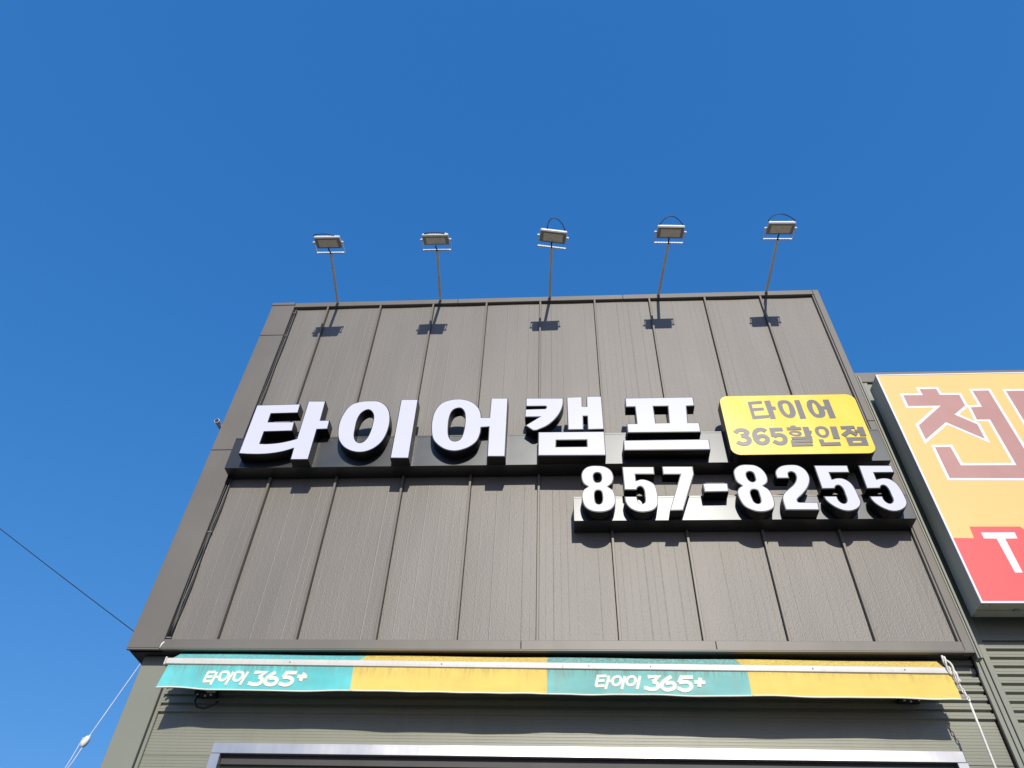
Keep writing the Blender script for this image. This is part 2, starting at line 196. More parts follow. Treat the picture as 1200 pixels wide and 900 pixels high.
M['rubber'] = material('black_gasket', (.014, .014, .015, 1), .6)
M['rope'] = material('white_rope', (.72, .69, .62, 1), .8, vary=.1, vscale=(40, 40, 40))
M['roof'] = material('grey_roof_sheet', (.20, .20, .20, 1), .6)

# ------------------------------------------------------------------ builders
COL = scene.collection
def mesh_obj(name, verts, faces, mat, parent=None, smooth=False, label=None):
    me = bpy.data.meshes.new(name)
    me.from_pydata([tuple(v) for v in verts], [], faces)
    me.materials.append(M[mat])
    if smooth:
        for p in me.polygons: p.use_smooth = True
    me.update()
    o = bpy.data.objects.new(name, me)
    COL.objects.link(o)
    if parent: o.parent = parent
    if label: o['label'] = label
    return o

def thing(name, label, cat, loc=(0, 0, 0), group=None):
    o = bpy.data.objects.new(name, None)
    o.empty_display_size = .2
    COL.objects.link(o)
    o.location = loc
    o['label'] = label; o['category'] = cat
    if group: o['group'] = group
    return o

class MB:
    """collects geometry for one mesh"""
    def __init__(s): s.v = []; s.f = []
    def add(s, vs, fs):
        k = len(s.v); s.v += [tuple(v) for v in vs]; s.f += [tuple(i + k for i in f) for f in fs]; return s
    def box(s, x0, x1, y0, y1, z0, z1, ch=0.):
        if ch <= 0:
            vs = [(x, y, z) for z in (z0, z1) for y in (y0, y1) for x in (x0, x1)]
            return s.add(vs, [(0, 2, 3, 1), (4, 5, 7, 6), (0, 1, 5, 4), (2, 6, 7, 3), (0, 4, 6, 2), (1, 3, 7, 5)])
        # chamfered box: three slabs' corner points
        P = {}
        vs = []
        for sx in (0, 1):
            for sy in (0, 1):
                for sz in (0, 1):
                    c = (x1 if sx else x0, y1 if sy else y0, z1 if sz else z0)
                    d = (-1 if sx else 1, -1 if sy else 1, -1 if sz else 1)
                    for ax in range(3):
                        p = [c[i] + (0 if i == ax else d[i] * ch) for i in range(3)]
                        P[(sx, sy, sz, ax)] = len(vs); vs.append(p)
        fs = []
        def q(*k): fs.append(tuple(P[i] for i in k))
        for a in (0, 1):
            s4 = lambda o: o if a else o[::-1]
            q(*s4([(a, 0, 0, 0), (a, 1, 0, 0), (a, 1, 1, 0), (a, 0, 1, 0)]))
            q(*s4([(0, a, 0, 1), (0, a, 1, 1), (1, a, 1, 1), (1, a, 0, 1)]))
            q(*s4([(0, 0, a, 2), (1, 0, a, 2), (1, 1, a, 2), (0, 1, a, 2)]))
        for a in (0, 1):
            for b_ in (0, 1):
                q((0, a, b_, 1), (0, a, b_, 2), (1, a, b_, 2), (1, a, b_, 1))
                q((a, 0, b_, 0), (a, 0, b_, 2), (a, 1, b_, 2), (a, 1, b_, 0))
                q((a, b_, 0, 0), (a, b_, 0, 1), (a, b_, 1, 1), (a, b_, 1, 0))
                for c_ in (0, 1):
                    pass
        for sx in (0, 1):
            for sy in (0, 1):
                for sz in (0, 1): q((sx, sy, sz, 0), (sx, sy, sz, 1), (sx, sy, sz, 2))
        return s.add(vs, fs)
    def tube(s, pts, r, n=8, cap=True, r_end=None):
        pts = [Vector(p) for p in pts]
        k = len(s.v); up = None
        for i, p in enumerate(pts):
            t = (pts[min(i + 1, len(pts) - 1)] - pts[max(i - 1, 0)]).normalized()
            if up is None:
                up = Vector((0, 0, 1)) if abs(t.z) < .9 else Vector((0, 1, 0))
            a = t.cross(up).normalized(); b = a.cross(t).normalized(); up = b
            rr = r if r_end is None else r + (r_end - r) * i / (len(pts) - 1)
            for j in range(n):
                w = 2 * math.pi * j / n
                s.v.append(tuple(p + a * (rr * math.cos(w)) + b * (rr * math.sin(w))))
        for i in range(len(pts) - 1):
            for j in range(n):
                j2 = (j + 1) % n
                s.f.append((k + i * n + j, k + i * n + j2, k + (i + 1) * n + j2, k + (i + 1) * n + j))
        if cap:
            s.f.append(tuple(k + j for j in range(n))[::-1])
            s.f.append(tuple(k + (len(pts) - 1) * n + j for j in range(n)))
        return s
    def sweep_x(s, prof, x0, x1, nx=1, sag=None):
        """profile [(y, z)...] swept along x"""
        k = len(s.v); n = len(prof)
        for i in range(nx + 1):
            x = x0 + (x1 - x0) * i / nx
            for (y, z) in prof: s.v.append((x, y, z))
        for i in range(nx):
            for j in range(n - 1):
                s.f.append((k + i * n + j, k + (i + 1) * n + j, k + (i + 1) * n + j + 1, k + i * n + j + 1))
        return s
    def build(s, name, mat, parent=None, smooth=False, label=None):
        o = mesh_obj(name, s.v, s.f, mat, parent, smooth, label)
        return o

def fix_normals(o):
    import bmesh
    bm = bmesh.new(); bm.from_mesh(o.data)
    bmesh.ops.recalc_face_normals(bm, faces=bm.faces)
    bm.to_mesh(o.data); bm.free()
    return o

def curve_pts(ring, closed=True, sub=5):
    """straight between corner points, Catmull-Rom through smooth points"""
    n = len(ring); out = []
    P = [Vector((p[0], p[1])) for p in ring]; S = [p[2] for p in ring]
    for i in range(n if closed else n - 1):
        j = (i + 1) % n
        out.append(P[i])
        if not (S[i] or S[j]): continue
        def tan(k):
            if not closed and k in (0, n - 1): return P[j] - P[i]
            return (P[(k + 1) % n] - P[(k - 1) % n]) * .5
        t0 = tan(i) if S[i] else P[j] - P[i]
        t1 = tan(j) if S[j] else P[j] - P[i]
        d = (P[j] - P[i]).length
        t0 = t0.normalized() * d if t0.length > 1e-9 else t0
        t1 = t1.normalized() * d if t1.length > 1e-9 else t1
        for k in range(1, sub):
            u = k / sub
            out.append(P[i] * (2*u**3 - 3*u*u + 1) + t0 * (u**3 - 2*u*u + u) + P[j] * (-2*u**3 + 3*u*u) + t1 * (u**3 - u*u))
    if not closed: out.append(P[-1])
    return out

def area(p): return sum(p[i].x * p[(i + 1) % len(p)].y - p[(i + 1) % len(p)].x * p[i].y for i in range(len(p))) / 2

def offset(p, d):
    """move a closed counter-clockwise outline inwards by d (outwards when negative)"""
    n = len(p); out = []
    for i in range(n):
        a = (p[i] - p[i - 1]); b = (p[(i + 1) % n] - p[i])
        a = a.normalized() if a.length > 1e-9 else b.normalized(); b = b.normalized() if b.length > 1e-9 else a
        na = Vector((-a.y, a.x)); nb = Vector((-b.y, b.x))
        m = na + nb
        m = m.normalized() if m.length > 1e-6 else na
        c = max(.35, m.dot(na))
        out.append(p[i] + m * (d / c))
    return out

def rings_of(piece, sub=5):
    rs = []
    for k, r in enumerate(piece):
        p = curve_pts(r, True, sub)
        if (area(p) > 0) != (k == 0): p.reverse()        # outer counter-clockwise, holes clockwise
        rs.append(p)
    return rs

def plate(mb, rings, y_front, y_back, surf=None):
    """closed plate in the x-z plane with holes; surf(x, z) gives an extra y"""
    tri = tessellate_polygon([[Vector((q.x, q.y, 0)) for q in r] for r in rings])
    flat = [q for r in rings for q in r]; n = len(flat)
    e = surf or (lambda x, z: 0.)
    vs = [(q.x, y_front + e(q.x, q.y), q.y) for q in flat] + [(q.x, y_back + e(q.x, q.y), q.y) for q in flat]
    fs = []
    for t in tri:
        a, b, c = (flat[i] for i in t)
        if (b.x - a.x) * (c.y - a.y) - (b.y - a.y) * (c.x - a.x) < 0: t = (t[0], t[2], t[1])
        fs.append(tuple(t)); fs.append((t[0] + n, t[2] + n, t[1] + n))
    k = 0
    for r in rings:
        m = len(r)
        for i in range(m):
            j = (i + 1) % m
            fs.append((k + i, k + i + n, k + j + n, k + j))
        k += m
    mb.add(vs, fs)
    return mb

def strip(mb, pts, w, y_front, y_back, surf=None, sub=4):
    """a pen stroke of width w as a thin raised strip"""
    c = curve_pts(pts, False, sub); n = len(c); vs = []; fs = []
    e = surf or (lambda x, z: 0.)
    for i in range(n):
        a = c[i] - c[i - 1] if i else c[1] - c[0]
        b = c[i + 1] - c[i] if i < n - 1 else a
        a = a.normalized(); b = b.normalized()
        na = Vector((-a.y, a.x)); m = na + Vector((-b.y, b.x)); m = m.normalized() if m.length > 1e-6 else na
        k = w / 2 / max(.6, m.dot(na))
        for p in (c[i] + m * k, c[i] - m * k):
            vs.append((p.x, y_front - i * 1e-5 + e(p.x, p.y), p.y)); vs.append((p.x, y_back + e(p.x, p.y), p.y))
    for i in range(n - 1):
        q = 4 * i
        fs += [(q, q + 2, q + 6, q + 4), (q, q + 4, q + 5, q + 1), (q + 2, q + 3, q + 7, q + 6)]
    fs += [(0, 1, 3, 2), (4 * n - 4, 4 * n - 2, 4 * n - 1, 4 * n - 3)]
    mb.add(vs, fs)
    return mb

# ------------------------------------------------------------------ ground
g = MB(); g.add([(-900, -900, 0), (900, -900, 0), (900, 900, 0), (-900, 900, 0)], [(0, 1, 2, 3)])
o = g.build('ground', 'asphalt'); o['kind'] = 'structure'

# ------------------------------------------------------------------ the shop
XL, XR, ZB, ZT = -5.10, 5.06, 5.875, 12.83
YP = .06                                                    # panel surface behind the flashing
WY = .25                                                    # lower wall
shop = thing('tyre_shop_building', 'shop with dark bronze metal upper front over a green-grey ribbed lower wall', 'building')
core = MB().box(XL + .03, XR - .03, YP + .03, 11, ZB + .03, ZT - .03).build('upper_body', 'trim', shop)
fascia = MB().box(XL + .05, XR - .05, YP + .012, YP + .028, ZB + .05, ZT - .05).build('fascia_backing', 'dark', shop)
ribs_x = [-4.006, -3.0, -2.0, -1.0, 0.0, 1.0, 2.0, 3.0, 4.0]
edges = [-4.66] + ribs_x + [4.95]
def panel(x0, x1, seed):
    rnd = random.Random(seed)
    g0 = .023 if x0 in ribs_x and x0 < -.5 else .004          # open joint on one side of each rib
    g1 = .023 if x1 in ribs_x and x1 > -.5 else .004
    xs = [(x0 + g0, 0)]
    k = math.ceil((x0 + .045) / .1)
    while k * .1 < x1 - .045:
        c = k * .1 + rnd.uniform(-.003, .003); h, hw = (.0017 * rnd.uniform(.25, 1), .009) if k % 2 == 0 else (.0009 * rnd.uniform(.1, 1), .006)
        xs += [(c - hw, 0), (c, -h), (c + hw, 0)]
        k += 1
    xs.append((x1 - g1, 0))
    zs = [5.99 + (12.70 - 5.99) * i / 6 for i in range(7)]
    ph = rnd.uniform(0, 6.28); amp = rnd.uniform(.003, .008); tilt = rnd.uniform(-.007, .007)
    vs = []; fs = []
    for i, z in enumerate(zs):
        for (x, dy) in xs:
            u = (x - x0) / (x1 - x0)
            vs.append((x, YP + dy + amp * math.sin(math.pi * u) * math.sin(ph + z * .9) + tilt * (u - .5), z))
    n = len(xs)
    for i in range(len(zs) - 1):
        for j in range(n - 1):
            fs.append((i * n + j, i * n + j + 1, (i + 1) * n + j + 1, (i + 1) * n + j))
    return mesh_obj('panel', vs, fs, 'panel', fascia)
for i in range(len(edges) - 1): panel(edges[i], edges[i + 1], i)
for i, x in enumerate(ribs_x):
    w = .017
    MB().box(x - w, x + w, .002, YP + .01, 5.985, 12.715, .004).build('seam_rib', 'trim', fascia)
# flashing round the front
def trim(x0, x1, y0, y1, z0, z1, lab=None, ch=.006):
    return MB().box(x0, x1, y0, y1, z0, z1, ch).build('flashing', 'trim', fascia, label=lab)
for a, b in [(-4.66, -1.55), (-1.546, 1.52), (1.524, 4.952)]: trim(a, b, 0, YP + .02, 12.705, ZT)            # head
for a, b in [(-4.66, -.2), (-.196, 2.12), (2.124, 4.952)]: trim(a, b, -.004, YP + .02, ZB, 6.0)              # foot
for a, b in [(5.88, 9.128), (9.136, 11.884), (11.892, 12.76)]:
    trim(XL, -4.662, -.002 if b > 12 else 0, YP + .05, a, b)
trim(XL - .012, -4.664, -.012, YP + .05, 12.764, ZT + .01)
for a, b in [(ZB, 9.54), (9.546, ZT - .002)]: trim(4.954, XR, -.002, YP + .05, a, b)
MB().box(4.925, 4.949, .01, YP + .01, 6.002, 12.70, .003).build('corner_bead', 'trim', fascia)
# side cladding and soffit of the projecting box
for k in range(10):
    MB().box(XL - .004, XL + .04, .115 + k * 1.08, .115 + k * 1.08 + 1.072, ZB + .01, ZT - .01, .004).build('side_panel', 'trim', shop)
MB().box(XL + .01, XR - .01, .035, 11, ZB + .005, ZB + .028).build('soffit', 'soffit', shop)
MB().box(XL, XR, .0, .034, ZB - .012, ZB + .02, .004).build('drip_edge', 'trim', shop)
MB().box(XL - .03, XR + .02, .09, 11.05, ZT - .028, ZT + .02).build('roof', 'roof', shop)

# lower wall: coarse waves above, fine ribs below
def wave_profile(z_top, z_wave, z_bot, y, pitch=.1035, depth=.036, fpitch=.034, fdepth=.0022):
    p = []; z = z_top
    while z > z_wave:
        d = depth
        p += [(y - d, z), (y - d, z - pitch * .25), (y - d + .0025, z - pitch * .27), (y - d, z - pitch * .29), (y - d, z - pitch * .55),
              (y - .002, z - pitch * .64), (y, z - pitch * .70), (y, z - pitch * .90)]
        z -= pitch
    p.append((y - fdepth, z))
    while z > z_bot:
        p += [(y - fdepth, z - fpitch * .55), (y, z - fpitch * .68), (y, z - fpitch * .9), (y - fdepth, z - fpitch)]
        z -= fpitch
    p.append((y - fdepth, z_bot))
    return p
def sheet_wall(parent, x0, x1, zt, zw, zb, y):
    m = MB().sweep_x(wave_profile(zt, zw, zb, y), x0, x1)
    m.f = [f[::-1] for f in m.f]
    return fix_out(m.build('wall_sheet', 'green', parent))
def fix_out(o):
    # make every face look towards the street
    me = o.data
    flip = [p.index for p in me.polygons if p.normal.y > .2]
    if len(flip) > len(me.polygons) / 4: me.flip_normals()
    return o
lower = MB().box(-4.90, 5.05, WY + .04, 11, 0, ZB).build('lower_body', 'green_trim', shop)
sheet_wall(lower, -4.52, 5.09, ZB, 5.19, 4.72, WY)
m = MB().sweep_x(wave_profile(4.712, 9, 0.02, WY), -4.52, -3.70); m.f = [f[::-1] for f in m.f]; fix_out(m.build('wall_sheet', 'green', lower))
m = MB().sweep_x(wave_profile(4.716, 9, 0.02, WY), 4.60, 5.09); m.f = [f[::-1] for f in m.f]; fix_out(m.build('wall_sheet', 'green', lower))
MB().box(-4.945, -4.575, WY - .05, WY + .06, 0, ZB, .006).build('corner_flashing', 'green_trim', lower)
MB().box(-4.556, -4.515, WY - .035, WY + .03, 0, ZB, .005).build('corner_flashing', 'green_trim', lower)
MB().box(-4.58, -4.55, WY - .01, WY + .03, 0, ZB).build('joint_seal', 'rubber', lower)
# doorway
door = MB().box(-3.69, 4.58, WY + .30, WY + .34, .02, 4.70).build('entrance_door', 'rubber', shop)
MB().box(-3.70, 4.575, .17, .30, 4.715, 4.832, .004).build('frame', 'alu', door)
MB().box(-3.70, -3.585, .168, .30, 0, 4.713, .004).build('frame', 'alu', door)
MB().box(4.475, 4.585, .168, .30, 0, 4.713, .004).build('frame', 'alu', door)
MB().box(-3.58, 4.47, .235, .56, 4.62, 4.712).build('lintel', 'soffit', door)
MB().box(-3.585, -3.52, .30, .54, 0, 4.62).build('jamb', 'rubber', door)
MB().box(4.41, 4.474, .30, .54, 0, 4.62).build('jamb', 'rubber', door)
n = 8; x0 = -3.51; w = (4.40 - x0) / n
for i in range(n):
    for (a, b) in [(.1, 1.2), (1.26, 2.36), (2.42, 3.52), (3.58, 4.54)]:
        MB().box(x0 + i * w + .03, x0 + (i + 1) * w - .03, .46, .475, a, b).build('pane', 'glass', door)
    if i: MB().box(x0 + i * w - .028, x0 + i * w + .028, .44, .50, .05, 4.6, .004).build('mullion', 'galv', door)
for z in (.06, 1.23, 2.39, 3.55, 4.57): MB().box(x0, x0 + n * w, .45, .49, z - .028, z + .028).build('rail', 'galv', door)

# ------------------------------------------------------------------ neighbouring building on the right
NY = .20
nb = thing('neighbouring_building', 'lower green-grey corrugated building adjoining the shop on the right', 'building')
MB().box(5.12, 16, NY + .04, 11, 0, 10.72).build('body', 'green_trim', nb)
sheet_wall(nb, 5.27, 16, 6.16, 5.14, .02, NY)
MB().box(5.27, 16, NY - .01, NY + .035, 6.17, 10.52).build('upper_wall', 'green_trim', nb)
MB().box(5.085, 16.02, NY - .05, 11.02, 10.54, 10.765, .008).build('parapet_cap', 'trim', nb)
for a, b, yf in [(5.098, 5.150, .178), (5.157, 5.207, .170), (5.215, 5.285, .160)]:
    MB().box(a, b, yf, NY + .035, 0, 10.53, .004).build('corner_flashing', 'green_trim', nb)
for a, b, yf in [(5.066, 5.088, .006), (5.094, 5.124, -.004)]:
    MB().box(a, b, yf, .12, 5.80, 10.53, .003).build('corner_flashing', 'green_trim', nb)
MB().box(5.09, 5.28, .19, NY + .03, 0, 10.52).build('joint_seal', 'rubber', nb)

# ------------------------------------------------------------------ shop name sign: base box and five channel letters
def channel(parent, name, pieces, yf, yb, label):
    body = MB(); face = MB()
    for pc in pieces:
        rs = rings_of(pc)
        plate(body, rs, yf, yb)
        ins = []
        for r in rs: ins.append(offset(r, .012))
        plate(face, ins, yf - .006, yf - .0005)
    b = body.build(name, 'blackret', parent, label=label)
    face.build('face', 'face', b)
    return b
def base_box(parent, x0, x1, y0, z0, z1):
    b = MB().box(x0, x1, y0, YP - .004, z0, z1, .004).build('base_box', 'signbox', parent)
    return b
sign = thing('shop_name_sign', 'large white block letters on a long dark base box across the bronze front', 'sign')
bb = base_box(sign, -4.643, 4.93, -.21, 8.582, 9.18)
MB().box(-4.640, 4.927, -.2135, -.2105, 9.150, 9.177).build('lip', 'signbox', bb)
for i, L_ in enumerate(LET):
    channel(sign, 'letter', L_, -.39, -.2145, 'white letter 타 이 어 캠 프'.split()[0] + ' block letter ' + '타이어캠프'[i])
num = thing('phone_number_sign', 'white block digits 857-8255 on a short dark base box below the name', 'sign')
bb = base_box(num, .485, 4.935, -.215, 7.59, 7.995)
MB().box(.488, 4.932, -.2185, -.2155, 7.968, 7.992).build('lip', 'signbox', bb)
for i, L_ in enumerate(DIG):
    channel(num, 'hyphen' if i == 3 else 'digit', L_, -.385, -.2195, 'white block ' + ('hyphen' if i == 3 else 'digit ' + '857-8255'[i]))

# ------------------------------------------------------------------ yellow sign
def round_rect(x0, x1, z0, z1, r, n=8):
    p = []
    for cx_, cz_, a0 in [(x1 - r, z1 - r, 0), (x0 + r, z1 - r, 90), (x0 + r, z0 + r, 180), (x1 - r, z0 + r, 270)]:
        for k in range(n + 1):
            a = math.radians(a0 + 90 * k / n); p.append(Vector((cx_ + r * math.cos(a), cz_ + r * math.sin(a))))
    return p
ys = thing('yellow_plate_sign', 'glossy yellow rounded sign with grey lettering at the right end of the name', 'sign')
R0 = round_rect(2.71, 4.695, 8.552, 9.722, .13)
cas = fix_normals(plate(MB(), [R0], -.398, -.216).build('casing', 'blackret', ys))
plate(MB(), [offset(R0, .006)], -.4025, -.3985).build('face', 'yellow_face', ys)
lm = MB(); k = 0
for pc in YF:
    plate(lm, [offset(r_, -.007 if k < 7 else -.001) for r_ in rings_of(pc, 4)], -.4045 - k * .0003, -.403); k += 1
for p, w in YS:
    strip(lm, p, w * 1.1, -.4045 - k * .0003, -.403); k += 1
lm.build('lettering', 'grey_print', ys)

# ------------------------------------------------------------------ awning
aw = thing('awning', 'retracted teal and yellow striped shop awning under the bronze front', 'awning')
def zb_at(x):       # hem height along the valance
    base = 5.281 - .0054 * (x + 4.4)
    return base + .022 * math.exp(-((x + 4.08) / .22) ** 2) - .006 * math.exp(-((x + 4.42) / .08) ** 2) + .004 * math.sin(x * 2.1) + .003 * math.sin(x * 5.3 + 1)
def val_y(x, z):    # gentle billow of the cloth
    t = (5.56 - z) / .3
    return -.195 + t * (.014 * math.sin(x * 1.7 + .4) + .008 * math.sin(x * 4.3) + .004 * math.sin(x * 11 + 2 * math.sin(x)) - .03 * math.exp(-((x + 4.35) / .25) ** 2) - .012 * math.exp(-((x - 4.5) / .15) ** 2))
def bar_z(x): return 5.655 - .0075 * (x + 4.4)
cuts_t = [-4.375, -2.138, .121, 2.379, 4.594]
cuts_b = [-4.400, -2.125, .121, 2.369, 4.600]
names = ['teal', 'yfab', 'teal_old', 'yfab']
for i in range(4):
    nx = 40; nz = 8; vs = []; fs = []
    for side in (0, 1):
        for a in range(nx + 1):
            for b in range(nz + 1):
                u = a / nx; t = b / nz
                xt = cuts_t[i] + (cuts_t[i + 1] - cuts_t[i]) * u; xb = cuts_b[i] + (cuts_b[i + 1] - cuts_b[i]) * u
                x = xt + (xb - xt) * t; zt = bar_z(x) - .075
                z = zt + (zb_at(x) - zt) * t
                vs.append((x, val_y(x, z) + side * .003, z))
    N1 = (nx + 1) * (nz + 1)
    for a in range(nx):
        for b in range(nz):
            q = [a * (nz + 1) + b, a * (nz + 1) + b + 1, (a + 1) * (nz + 1) + b + 1, (a + 1) * (nz + 1) + b]
            fs.append(tuple(q)); fs.append(tuple(N1 + j for j in q[::-1]))
    val = mesh_obj('valance_panel', vs, fs, names[i], aw, True, ['faded teal', 'yellow', 'weathered teal', 'yellow'][i] + ' valance panel of the awning')
    # cream hem
    hp = []
    for a in range(41):
        x = cuts_b[i] + (cuts_b[i + 1] - cuts_b[i]) * a / 40
        hp.append((x, val_y(x, zb_at(x)) - .001, zb_at(x) + .004))
    MB().tube(hp, .0085, 6).build('hem', 'cream', val, True)
    if i in (0, 2):
        tm = MB(); k = 0
        for p, w in (AW1 if i == 0 else AW2):
            strip(tm, p, {0: .031, 1: .043, 2: .043}[w], -.0035 - k * .0002, -.0012, val_y); k += 1
        tm.build('lettering', 'cream', val)
# canopy cloth from the front bar back up to the roller, one strip per colour
cf = [-4.40, -2.13, .121, 2.37, 4.57]; cb = [-4.42, -2.08, .121, 2.33, 4.63]
for i in range(4):
    vs = []; fs = []; n1 = 20; n2 = 5
    for side in (0, 1):
        for a in range(n1 + 1):
            for b in range(n2 + 1):
                u = a / n1; t = b / n2
                x = (cf[i] * (1 - u) + cf[i + 1] * u) * (1 - t) + (cb[i] * (1 - u) + cb[i + 1] * u) * t
                vs.append((x, -.185 + .275 * t, bar_z(x) - .006 + .212 * t - .01 * math.sin(math.pi * t) + .004 * math.sin(3 * x) * t - side * .003))
    N1 = (n1 + 1) * (n2 + 1)
    for a in range(n1):
        for b in range(n2):
            q = [a * (n2 + 1) + b, (a + 1) * (n2 + 1) + b, (a + 1) * (n2 + 1) + b + 1, a * (n2 + 1) + b + 1]
            fs.append(tuple(q)); fs.append(tuple(N1 + j for j in q[::-1]))
    mesh_obj('canopy_panel', vs, fs, names[i], aw, True)
# front bar with end caps
m = MB()
for a in range(2):
    x0, x1 = (-4.405, .3) if a == 0 else (.303, 4.575)
    prof = [(-.200, -.078), (-.212, -.070), (-.214, -.040), (-.214, -.012), (-.204, 0), (-.160, 0), (-.160, -.078), (-.200, -.078)]
    k = len(m.v)
    for x in (x0, x1):
        for (y, z) in prof[:-1]: m.v.append((x, y, bar_z(x) + z))
    n = len(prof) - 1
    for j in range(n): m.f.append((k + j, k + n + j, k + n + (j + 1) % n, k + (j + 1) % n))
    m.f.append(tuple(k + j for j in range(n))); m.f.append(tuple(k + n + j for j in range(n))[::-1])
fb = fix_normals(m.build('front_bar', 'wbar', aw))
for x in (-4.428, 4.577):
    MB().box(x, x + .021, -.222, -.15, bar_z(x) - .088, bar_z(x) + .010, .005).build('end_cap', 'wbar', fb)
for x in [-2.9, -1.1, .6, 1.3, 3.1, 4.1]:
    MB().box(x - .006, x + .006, -.218, -.213, bar_z(x) - .045, bar_z(x) - .034).build('screw', 'rubber', fb)
MB().tube([(-4.42, .15, 5.795), (4.60, .15, 5.77)], .045, 12).build('roller', 'galv', aw, True)
for sx, lab in ((-3.95, 'left'), (4.19, 'right')):
    m = MB().box(sx - .12, sx + .12, .06, .20, 5.345, 5.385).box(sx - .10, sx - .03, .02, .2, 5.385, 5.56).box(sx + .03, sx + .10, -.02, .2, 5.385, 5.48)
    br = m.build('arm_bracket', 'rubber', aw)
    for k in range(3):
        x = sx - .08 + k * .08
        MB().tube([(x, .075 + .03 * (k % 2), 5.345), (x, .075 + .03 * (k % 2), 5.332)], .013, 6).build('bolt', 'galv', br)
    MB().box(sx + .03, sx + .15, -.10, .06, 5.35, 5.40, .008).build('arm_joint', 'lampgrey', br)
    MB().tube([(sx - .15, .0, 5.42), (sx - 1.6 * (1 if sx > 0 else -1), -.12, 5.50)], .02, 8).build('folding_arm', 'wbar', br)
m = MB().tube([(-4.02, .09, 5.36), (-4.03, .06, 5.25), (-3.98, .05, 5.18), (-3.88, .05, 5.165), (-3.79, .05, 5.20), (-3.74, .05, 5.25)], .012, 7)
m.build('cable_loop', 'cable', aw, True)

# pull rope tied to the right end of the awning
rp = thing('pull_rope', 'white rope knotted to the right end of the awning hanging down', 'rope', (4.65, -.21, 0))
L0 = Vector((4.65, -.21, 0))
def rel(pts): return [Vector(p) - L0 for p in pts]
MB().tube(rel([(4.662, -.20, 5.20), (4.657, -.203, 4.9), (4.65, -.206, 4.5), (4.645, -.21, 3.0), (4.64, -.21, 1.2)]), .0125, 8).build('rope', 'rope', rp, True)
kn = MB()
for k in range(3):
    pts = []
    for j in range(15):
        t = j / 14
        a = t * 7 + k * 2.1
        pts.append((4.545 + .075 * t + .022 * math.cos(a) + .012 * k, -.225 - .02 * math.sin(a), 5.70 - .30 * t + .016 * math.sin(a * 1.3)))
    kn.tube(rel(pts), .011, 6)
kn.build('knot', 'rope', rp, True)
ch = MB()
for k in range(6):
    c = Vector((4.605 + .010 * k, -.22, 5.44 - .042 * k)) - L0
    pts = [c + Vector((.014 * math.cos(a) * (1 if k % 2 else .3), .014 * math.cos(a) * (.3 if k % 2 else 1), .028 * math.sin(a))) for a in [2 * math.pi * j / 10 for j in range(11)]]
    ch.tube(pts, .006, 5, cap=False)
ch.build('chain', 'galv', rp, True)

# ------------------------------------------------------------------ five floodlights on horizontal arms
def floodlight(x, xe, ye, yaw, tilt, roll, loop, label):
    t = thing('floodlight', label, 'floodlight', (x, 0, ZT), 'floodlights on arms above the sign')
    ex, ey = xe - x, ye
    z = -.025
    MB().tube([(0, .08, z), (ex, ey, z)], .027, 10).build('arm', 'galv', t)
    MB().box(-.035, .035, .02, .09, -.052, .022, .006).build('clamp', 'trim', t)
    R = Matrix.Translation((ex, ey, z)) @ Matrix.Rotation(math.radians(yaw), 4, 'Z') @ Matrix.Rotation(math.radians(roll), 4, 'Y')
    def put(mb, name, mat, parent=t, smooth=False, extra=None):
        Q = R @ extra if extra is not None else R
        mb.v = [tuple(Q @ Vector(v)) for v in mb.v]
        return mb.build(name, mat, parent, smooth)
    W = .245
    m = MB().box(-W - .012, W + .012, -.012, .012, -.002, .036, .003)
    br = put(m, 'bracket', 'white_metal')
    for s in (-1, 1):
        m = MB(); xa, xb = s * (W + .008) - .004, s * (W + .008) + .004
        m.add([(x, y, z) for (y, z) in ((.012, -.002), (.012, .036), (-.25, .019), (-.25, -.019)) for x in (xa, xb)],
              [(0, 1, 3, 2), (2, 3, 5, 4), (4, 5, 7, 6), (6, 7, 1, 0), (0, 2, 4, 6), (1, 7, 5, 3)])
        put(m, 'bracket_arm', 'white_metal', br)
        put(MB().tube([(s * (W - .01), -.228, .0), (s * (W + .03), -.228, .0)], .018, 10), 'pivot_knob', 'white_metal', br)
    T = Matrix.Translation((0, -.228, .0)) @ Matrix.Rotation(math.radians(tilt), 4, 'X')
    h = .132
    m = MB().box(-.232, .232, -h, h, -.012, .045, .014)
    hd = put(m, 'housing', 'white_metal', extra=T)
    m = MB().box(-.222, .222, -h + .010, h - .010, -.020, -.0125, .002)
    put(m, 'bezel', 'lampgrey', hd, extra=T)
    m = MB().box(-.168, .168, -h + .050, h - .045, -.0235, -.0205)
    put(m, 'led_window', 'lampglass', hd, extra=T)
    fm = MB()
    for k in range(9): fm.box(-.18 + k * .045 - .006, -.18 + k * .045 + .006, -h + .03, h - .03, .0455, .072)
    put(fm, 'cooling_fins', 'white_metal', hd, extra=T)
    l0, l1, hgt, off = loop
    pts = []
    for j in range(17):
        u = j / 16; a = math.pi * u
        pts.append((l0 + (l1 - l0) * u - off * math.sin(a) * (1 - u), -h - .004 - hgt * .45 * math.sin(a), .03 + hgt * math.sin(a) ** .8))
    put(MB().tube(pts, .0085, 6), 'cable', 'cable', hd, True, extra=T)
    pts = [(-.012, -.12, -.03), (-.012, -.07, -.02), (.0, -.02, -.008), (.004, .05, -.012)]
    put(MB().tube(pts, .013, 6), 'cable', 'cable', t, True)
    return t
